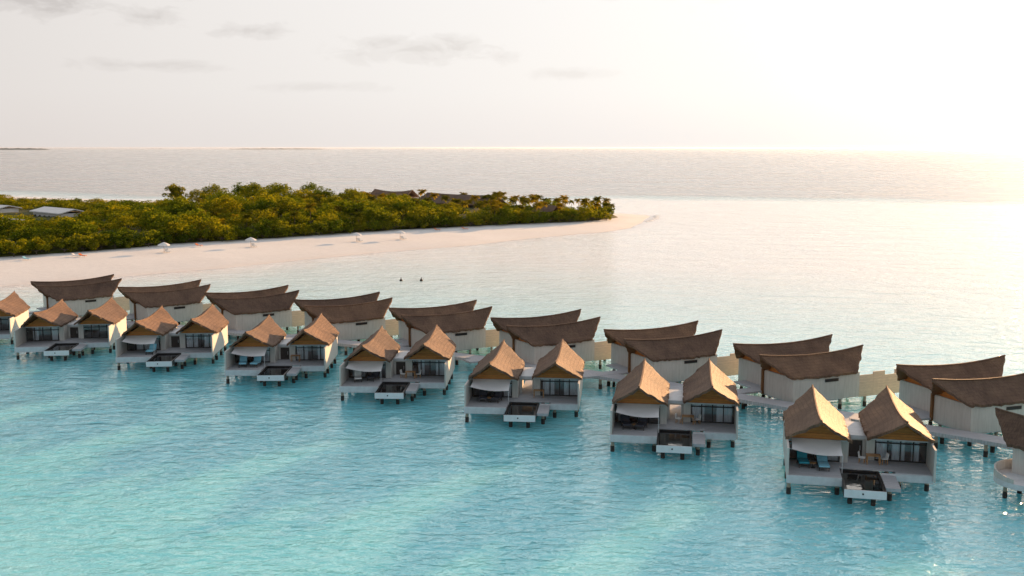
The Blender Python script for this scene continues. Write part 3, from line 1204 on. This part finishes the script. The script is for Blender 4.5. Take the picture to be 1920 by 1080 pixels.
for i, (u, v) in {7: (6.75, 4.5), 6: (6.7, 4.9), 5: (6.85, 4.8), 4: (6.9, 4.4), 3: (7.05, 4.9)}.items():
    tag(put(get('dt'), i, u, v), 'teak dining table outside the glass doors of the ' + V_[i], 'table', 'dining tables on the villa terraces')
    for s_, nm in ((-1, 'left'), (1, 'right')):
        if i in (7, 6, 4):
            tag(put(get('dc'), i, u + s_ * .85, v + .12, -s_ * 1.3), 'small pale chair %s of the dining table, %s' % (nm, V_[i]), 'chair', 'dining chairs on the villa terraces')

# ------------------------------------------------------------------ trees
def leaf_quad(mb, c, size, nrm=None, mi=0):
    d = Vector(rng.normal(size=3))
    if nrm is not None:
        d = d * .55 + nrm
    d.normalize()
    a = d.orthogonal().normalized()
    a.rotate(Matrix.Rotation(rng.uniform(0, 6.28), 3, d))
    b = d.cross(a)
    s1, s2 = size * rng.uniform(.7, 1.2), size * rng.uniform(.4, .75)
    c = Vector(c)
    mb.poly([c - a * s1 * .5, c + b * s2 * .5, c + a * s1 * .5, c - b * s2 * .5], mi)


def crown_mb(rx, rz, zc, nclump, nleaf, size, ragged=.25):
    mb = MB()
    for k in range(nclump):
        while True:
            d = Vector(rng.normal(size=3)).normalized()
            if d.z > -.55: break
        rad = rng.uniform(.45, 1.0) ** .6 * (1 + ragged * rng.uniform(-1, .7))
        cc = Vector((d.x * rx * rad, d.y * rx * rad, zc + d.z * rz * rad))
        cr = rx * rng.uniform(.22, .42)
        for j in range(nleaf):
            e = Vector(rng.normal(size=3)).normalized()
            r_ = rng.uniform(.5, 1.0) ** .5
            p = cc + Vector((e.x * cr * r_, e.y * cr * r_, e.z * cr * .75 * r_))
            leaf_quad(mb, p, size, e)
    return mb


def trunk_mb(h, r, limbs, spread_):
    mb = MB()
    pts = [(0, 0, -.3), (rng.uniform(-.1, .1), rng.uniform(-.1, .1), h * .5), (rng.uniform(-.2, .2), rng.uniform(-.2, .2), h)]
    mb.tube(pts, [r, r * .75, r * .4], 0, 7)
    for k in range(limbs):
        a = 6.28 * k / limbs + rng.uniform(-.4, .4)
        z0 = h * rng.uniform(.45, .7)
        mb.tube([(0, 0, z0), (math.cos(a) * spread_ * .5, math.sin(a) * spread_ * .5, z0 + h * .22), (math.cos(a) * spread_, math.sin(a) * spread_, z0 + h * .35)], [r * .5, r * .32, r * .12], 0, 5)
    return mb


TREES = []
for (rx, rz, zc, ht, nc) in ((4.3, 3.3, 4.6, 4.4, 44), (3.8, 3.7, 4.9, 4.6, 40), (4.9, 3.1, 4.3, 4.2, 48), (3.4, 3.0, 4.0, 3.9, 34), (4.5, 4.0, 5.4, 5.2, 46), (4.1, 2.9, 3.9, 3.6, 40)):
    TREES.append((trunk_mb(ht, .28, 5, rx * .55).mesh('trunk', M['bark']), crown_mb(rx, rz, zc, nc, 46, .62).mesh('crown', M['leaf'], fix=False)))
SHRUBS = []
for (rx, rz, zc) in ((2.6, 2.0, 1.7), (3.3, 2.2, 1.8), (2.2, 1.7, 1.4)):
    SHRUBS.append((trunk_mb(1.2, .14, 6, rx * .5).mesh('stem', M['bark']), crown_mb(rx, rz, zc, 22, 40, .5, .15).mesh('foliage', M['leaf'], fix=False)))


def palm_meshes(h):
    tb = MB()
    lean = rng.uniform(.2, .8)
    pts, n = [], 6
    for k in range(n + 1):
        t = k / n
        pts.append((lean * t * t, 0, -.3 + (h + .3) * t))
    tb.tube(pts, [.20 - .09 * k / n for k in range(n + 1)], 0, 7)
    top = Vector(pts[-1])
    cb = MB()
    for k in range(28):
        a = 6.28 * k / 28 * 3.0 + rng.uniform(-.2, .2)
        e0 = rng.uniform(-.2, 1.3)
        L = rng.uniform(2.9, 3.8)
        p = top.copy()
        prev = None
        ns = 7
        for s_ in range(ns + 1):
            t = s_ / ns
            e = e0 - 1.75 * t
            wd = .72 * (math.sin(math.pi * min(1, .12 + t * .9))) + .03
            sd = Vector((-math.sin(a), math.cos(a), 0))
            dn = Vector((0, 0, -1)) * wd * .55
            cur = (p - sd * wd + dn, p.copy(), p + sd * wd + dn)
            if prev:
                for jj in range(2):    # leaflets: two strips each side with gaps
                    f0, f1 = (.04, .46) if jj == 0 else (.54, .96)
                    A0, A1 = prev[1].lerp(cur[1], f0), prev[1].lerp(cur[1], f1)
                    for sd_i in (0, 2):
                        B0, B1 = prev[sd_i].lerp(cur[sd_i], f0 + .15), prev[sd_i].lerp(cur[sd_i], f1 + .05)
                        cb.poly([A0, A1, B1, B0])
            prev = cur
            p = p + Vector((math.cos(a) * math.cos(e), math.sin(a) * math.cos(e), math.sin(e))) * (L / ns)
    return tb.mesh('trunk', M['bark']), cb.mesh('crown', M['palm'], fix=False)


PALMS = [palm_meshes(h) for h in (7.5, 8.5, 9.5)]


def plant(name, meshes, pn, x, y, s, rz, label, cat, group, sz=None):
    r_ = empty(name, (x, y, gz(x, y) - .05), rz, (s, s, sz or s))
    for me, nm in zip(meshes, pn):
        o = bpy.data.objects.new(nm, me)
        C.objects.link(o)
        o.parent = r_
    tag(r_, label, cat, group)
    return r_


F_, PT = 1976.0, math.atan(263 / 1976.0)


def unp(px, py, z=0.0):
    rx_, ry_ = px - 960, -(py - 540)
    Y = F_ * math.cos(PT) + ry_ * math.sin(PT)
    Z = -F_ * math.sin(PT) + ry_ * math.cos(PT)
    t = (z - 27.0) / Z
    return rx_ * t, Y * t


def pix(x, y, z):
    Z = z - 27
    fw = y * math.cos(PT) - Z * math.sin(PT)
    upv = y * math.sin(PT) + Z * math.cos(PT)
    return 960 + F_ * x / fw, 540 - F_ * upv / fw


BUILD = [(-157, 366, 17), (-190, 388, 14), (-52, 464, 10), (-21, 432, 15), (13, 377, 5)]    # clearings kept for the buildings


def zone(x, y):
    px, py = pix(x, y, 5)
    d = float(sdist(np.array([[x, y]]), WOOD)[0])
    part = 'beside the white-roofed houses' if px < 230 else 'in the middle of the wood' if px < 640 else 'below the big thatched roofs' if px < 940 else 'near the sandy point'
    dep = 'along the beach edge ' if d < 9 and y < 420 and x < 44 else ''
    return dep + part


# named single trees first
pts = []
def take(x, y, r_):
    pts.append((x, y, r_))

sx, sy = unp(330, 366, 8)
plant('ragged_tree', (trunk_mb(9.5, .3, 4, 1.5).mesh('trunk', M['bark']), crown_mb(3.3, 4.4, 6.9, 60, 46, .7, .5).mesh('crown', M['leaf'], fix=False)), ('trunk', 'crown'),
      sx, sy, 1.0, 0, 'tall ragged tree standing up alone above the canopy at left', 'tree', 'broadleaf trees of the island')
take(sx, sy, 4)
for (px, py, s_, lab) in ((465, 357, 1.5, 'big dark dome-shaped tree, highest crown of the island wood'), (515, 360, 1.15, 'dark rounded tree just right of the big dome-shaped tree'),
                          (582, 358, 1.25, 'pale olive feathery tree topping the wood left of the thatched roofs'), (400, 368, 1.2, 'rounded olive tree between the ragged tree and the big dome tree')):
    sx, sy = unp(px, py, 7)
    plant('broadleaf_tree', TREES[2 if s_ > 1.3 else 4], ('trunk', 'crown'), sx, sy, s_, rng.uniform(0, 6.28), lab, 'tree', 'broadleaf trees of the island', s_ * .88)
    take(sx, sy, 5)
# palms at the point
for (px, py, s_, lab) in ((1147, 386, .95, 'palm at the very tip of the wood, last before the sandy point'), (1122, 384, 1.0, 'second palm from the tip of the wood, by the sandy point'),
                          (1098, 382, 1.05, 'third palm from the tip of the wood'), (1072, 381, 1.05, 'fourth palm from the tip of the wood'), (1048, 379, 1.0, 'fifth palm from the tip of the wood'),
                          (1022, 378, 1.0, None), (1000, 378, .95, None), (980, 374, 1.0, None), (962, 371, 1.05, None), (946, 370, 1.1, None), (930, 369, 1.05, None),
                          (908, 369, 1.0, None), (868, 366, 1.0, None), (845, 366, 1.0, None), (822, 364, 1.1, None), (1110, 396, .9, None), (1085, 398, .85, None), (1060, 396, .9, None), (1030, 400, .9, None),
                          (990, 392, .9, None), (1135, 397, .8, None)):
    best = None
    for yy in np.arange(330, 450, 2.0):
        xx = (px - 960) / F_ * (yy * math.cos(PT) + 20 * math.sin(PT))
        if sdist(np.array([[xx, yy]]), WOOD)[0] > 1.2: best = (xx, yy)
    if best is None: continue
    sx, sy = best
    top = next(z for z in np.arange(3, 20, .1) if pix(sx, sy, z)[1] < py - 3)
    s_ = min(1.15, max(.55, (top - 1.5) / 9.6))
    plant('palm_tree', PALMS[int(rng.integers(3))], ('trunk', 'crown'), sx, sy, s_, rng.uniform(0, 6.28),
          lab or ('palm rising near the thatched roofs behind the wood' if px < 990 else 'palm standing among the low trees near the sandy point'), 'palm', 'palms of the island')
    take(sx, sy, 2.2)

NB = 0
SEE = [(62, 150, 404, 366), (-30, 55, 396, 387), (702, 780, 366, 470), (815, 925, 381, 440)]      # gaps through which the roofs show
cand = []
for _ in range(60000):
    x, y = rng.uniform(-300, 46), rng.uniform(215, 520)
    cand.append((x, y))
cand = np.array(cand)
cd = sdist(cand, WOOD)
order = [k for k in np.argsort(cand[:, 1]) if cd[k] > 2.5 and cand[k, 0] > -.50 * cand[k, 1] - 8]
rng.shuffle(order)
arr = np.array(pts)
for k in order:
    x, y = cand[k]
    sep_ = 5.5 if y < 330 else 6.3 if y < 400 else 7.4
    if any((x - bx) ** 2 + (y - by) ** 2 < br * br for bx, by, br in BUILD): continue
    if ((arr[:, 0] - x) ** 2 + (arr[:, 1] - y) ** 2 < ((sep_ + arr[:, 2] - 3) / 1.0 * .92) ** 2).any(): continue
    tip = max(0.0, (x + 20) / 60)
    v = rng.uniform()
    if v < (0 if x < -.3 * y else .04) + .30 * tip:
        kind = 'palm'
        plant('palm_tree', PALMS[int(rng.integers(3))], ('trunk', 'crown'), x, y, rng.uniform(.75, 1.0) * (.66 if x < -.2 * y else .85), rng.uniform(0, 6.28),
              'palm crown among the broadleaf trees ' + zone(x, y), 'palm', 'palms of the island')
        arr = np.vstack([arr, (x, y, 2.4)])
    else:
        if NB > 292: continue
        NB += 1
        low = (.54 if x < -.3 * y and y > 370 else .66 if x < -.36 * y else .84 if x < -.1 * y else .72)
        s_ = rng.uniform(.82, 1.22) * (1 - .30 * tip) * (1.08 if -140 < x < -40 and y > 350 else 1)
        if cd[k] < 7: s_ *= .78
        tp = pix(x, y, 1.4 + 8.6 * s_ * low)
        if any(a0 - 8 < tp[0] < a1 + 8 and y < yb and tp[1] < yt for a0, a1, yt, yb in SEE): continue
        ti = int(rng.integers(len(TREES)))
        kind = ('broad rounded', 'upright', 'wide spreading', 'small rounded', 'tall full', 'low spreading')[ti]
        plant('broadleaf_tree', TREES[ti], ('trunk', 'crown'), x, y, s_, rng.uniform(0, 6.28), '%s green tree %s' % (kind, zone(x, y)), 'tree', 'broadleaf trees of the island', s_ * low)
        arr = np.vstack([arr, (x, y, 3.0)])
print('trees', NB, len(arr))
# shrubs along the top of the beach
edge = WOOD[1:17]
ne = 0
for (a, b) in zip(edge, edge[1:]):
    a, b = np.array(a, float), np.array(b, float)
    n = max(1, int(np.hypot(*(b - a)) / 2.1))
    for k in range(n):
        p = a + (b - a) * ((k + rng.uniform(.2, .8)) / n)
        nr = np.array([-(b - a)[1], (b - a)[0]]) / np.hypot(*(b - a))
        p = p + nr * (rng.uniform(.2, 2.0) if k % 2 else rng.uniform(2.2, 5.0))
        if p[0] < -.5 * p[1] - 6 or p[0] > 37: continue
        ti = int(rng.integers(3))
        plant('beach_shrub', SHRUBS[ti], ('stem', 'foliage'), float(p[0]), float(p[1]), rng.uniform(.8, 1.25), rng.uniform(0, 6.28),
              ('dense low', 'wide bushy', 'small rounded')[ti] + ' green shrub topping the beach ' + zone(float(p[0]), float(p[1])).replace('along the beach edge ', ''), 'shrub', 'shrubs along the beach')
        ne += 1
print('shrubs', ne)

# ------------------------------------------------------------------ buildings of the island
def house(name, cx, cy, rz, L, W, h, label, roofmat, wallmat, pitch=0.0, sag=0.0, group=None):
    root = empty(name, (cx, cy, gz(cx, cy)), rz)
    mb = MB()
    mb.box(-L / 2, L / 2, -W / 2, W / 2, -.3, h)
    mb.build('wall', M[wallmat], root)
    mb = MB()
    n = 12
    o = .9
    for k in range(n):
        x0, x1 = -L / 2 - o + (L + 2 * o) * k / n, -L / 2 - o + (L + 2 * o) * (k + 1) / n
        def rz_(x):
            return h + pitch + sag * (2 * x / L) ** 2
        for s_ in (-1, 1):
            mb.hexa([(x0, 0, rz_(x0) - .3), (x1, 0, rz_(x1) - .3), (x1, s_ * (W / 2 + o), h - .15), (x0, s_ * (W / 2 + o), h - .15),
                     (x0, 0, rz_(x0)), (x1, 0, rz_(x1)), (x1, s_ * (W / 2 + o), h + .2), (x0, s_ * (W / 2 + o), h + .2)])
    mb.build('roof', M[roofmat], root)
    nw = max(2, int(L / 3.2))
    for k in range(nw):
        mb = MB()
        x = -L / 2 + L * (k + .5) / nw
        mb.box(x - .7, x + .7, -W / 2 - .05, -W / 2 - .004, .9, min(h - .5, 2.4))
        mb.build('window', M['frame'], root)
    tag(root, label, 'building', group)
    return root


house('beach_house', -157, 366, -.75, 22, 9, 3.4, 'long house with a bright white low roof among the trees at left', 'roofwhite', 'roofwhite', 1.5)
house('beach_house', -189, 387, -.6, 15, 8, 3.6, 'white-roofed house at the left edge, behind the long white house', 'roofwhite', 'roofwhite', 1.2)
house('beach_house', -146, 305, -.7, 7, 6, 4.6, 'small pale-roofed house at the left edge, nearest to the beach', 'roofwhite', 'wall', .8)
house('thatched_hall', -52, 464, -.55, 19, 9, 4.6, 'dark thatched hall with upswept roof ends behind the wood', 'thatch', 'wall', 2.6, .8)
house('thatched_hall', -21, 432, -.75, 38, 13, 3.2, 'largest dark thatched roof, stretched low between the palms', 'thatch', 'dark', 3.6, .3)
house('thatched_hall', 13, 377, -.8, 8, 6, 3.0, 'small thatched hut among the palms near the sandy point', 'thatch', 'dark', 2.4)

# ------------------------------------------------------------------ beach things
def parasol():
    root = empty('parasol', (0, 0, 0))
    mb = MB()
    mb.bar((0, 0, -.2), (0, 0, 2.75), .05, 0, 6)
    mb.build('pole', M['teak'], root)
    mb = MB()
    n = 10
    for k in range(n):
        a, b = 6.283 * k / n, 6.283 * (k + 1) / n
        rim = lambda t, r, z: (r * math.cos(t), r * math.sin(t), z)
        mb.poly([(0, 0, 2.85), rim(a, .9, 2.5), rim(b, .9, 2.5)])
        mb.poly([rim(a, .9, 2.5), rim(a, 1.75, 2.05), rim(b, 1.75, 2.05), rim(b, .9, 2.5)])
        mb.poly([rim(a, 1.75, 2.05), rim(a, 1.75, 1.88), rim(b, 1.75, 1.88), rim(b, 1.75, 2.05)])
    mb.build('canopy', M['white'], root, fix=False)
    return root


PR = None
for k, (px, py, lab) in enumerate(((307, 457, 'white parasol on the sand, leftmost of the four'), (470, 447, 'white parasol close against the bushes, second from the left'),
                                   (668, 437, 'white parasol third from the left, below the thatched roofs'), (750, 433, 'white parasol furthest along the beach towards the point'))):
    x, y = unp(px, py, 3.4)
    d_ = float(sdist(np.array([[x, y]]), WOOD)[0])
    while d_ > -1.3:
        x, y = x * .997, y * .997
        d_ = float(sdist(np.array([[x, y]]), WOOD)[0])
    o = parasol() if PR is None else copy_tree(PR)
    PR = PR or o
    o.location = (x, y, gz(x, y))
    o.scale = (.88,) * 3
    tag(o, lab, 'parasol', 'white parasols along the beach')
    l_ = get('sl', 'white')
    l_.location = (x + 1.0, y - .6, gz(x + 1, y - .6))
    l_.rotation_euler = (0, 0, .6)
    l_.scale = (1.1,) * 3
    tag(l_, 'pale sun lounger under the %s white parasol from the left' % ('first', 'second', 'third', 'fourth')[k], 'lounger', 'loungers along the beach')
for (px, py, m_, lab) in ((373, 462, 'orange', 'orange lounger on the sand between the two left parasols'), (50, 487, 'blue', 'blue lounger at the left edge of the beach'),
                          (142, 481, 'white', 'white lounger lying beside an orange one at the left of the beach'), (155, 481, 'orange', 'orange lounger lying beside a white one at the left of the beach'),
                          (820, 432, 'orange', 'orange lounger past the last parasol, left of another'), (872, 430, 'orange', 'orange lounger past the last parasol, nearest the point')):
    x, y = unp(px, py, 1.4)
    d_ = float(sdist(np.array([[x, y]]), WOOD)[0])
    while d_ > -1.8:
        x, y = x * .997, y * .997
        d_ = float(sdist(np.array([[x, y]]), WOOD)[0])
    o = get('sl', m_)
    o.location = (x, y, gz(x, y))
    o.rotation_euler = (0, 0, 1.2)
    o.scale = (1.05,) * 3
    tag(o, lab, 'lounger', 'loungers along the beach')

# two dark floats in the pale lagoon
for k, (px, py, lab) in enumerate(((752, 527, 'small dark float in the pale lagoon, left of two'), (790, 527, 'small dark float in the pale lagoon, right of two'))):
    x, y = unp(px, py, 0)
    mb = MB()
    n = 10
    rings = [(.10, -.3), (.30, -.1), (.34, .1), (.26, .3), (.10, .42), (.06, .75), (.02, .8)]
    for (r0, z0), (r1, z1) in zip(rings, rings[1:]):
        for j in range(n):
            a, b = 6.283 * j / n, 6.283 * (j + 1) / n
            mb.poly([(r0 * math.cos(a), r0 * math.sin(a), z0), (r0 * math.cos(b), r0 * math.sin(b), z0), (r1 * math.cos(b), r1 * math.sin(b), z1), (r1 * math.cos(a), r1 * math.sin(a), z1)])
    o = mb.build('buoy', M['buoy'], smooth=True)
    o.location = (x, y, 0)
    tag(o, lab, 'buoy', 'dark floats in the lagoon')

# ------------------------------------------------------------------ sea haze
hz = MB()
hz.box(-75000, 75000, -25000, 110000, -2.5, 34)
haze = hz.build('haze', bpy.data.materials.new('sea_haze'))
hm = haze.data.materials[0]
hm.use_nodes = True
ht = NT(hm.node_tree)
ho = ht.n('ShaderNodeOutputMaterial')
pv = ht.n('ShaderNodeVolumePrincipled')
pv.inputs['Color'].default_value = (.98, .97, .96, 1)
pv.inputs['Density'].default_value = 0.7e-5
pv.inputs['Anisotropy'].default_value = .74
ht.l(pv.outputs[0], ho.inputs['Volume'])
tag(haze, 'thin pale haze over the sea', 'haze', kind='stuff')
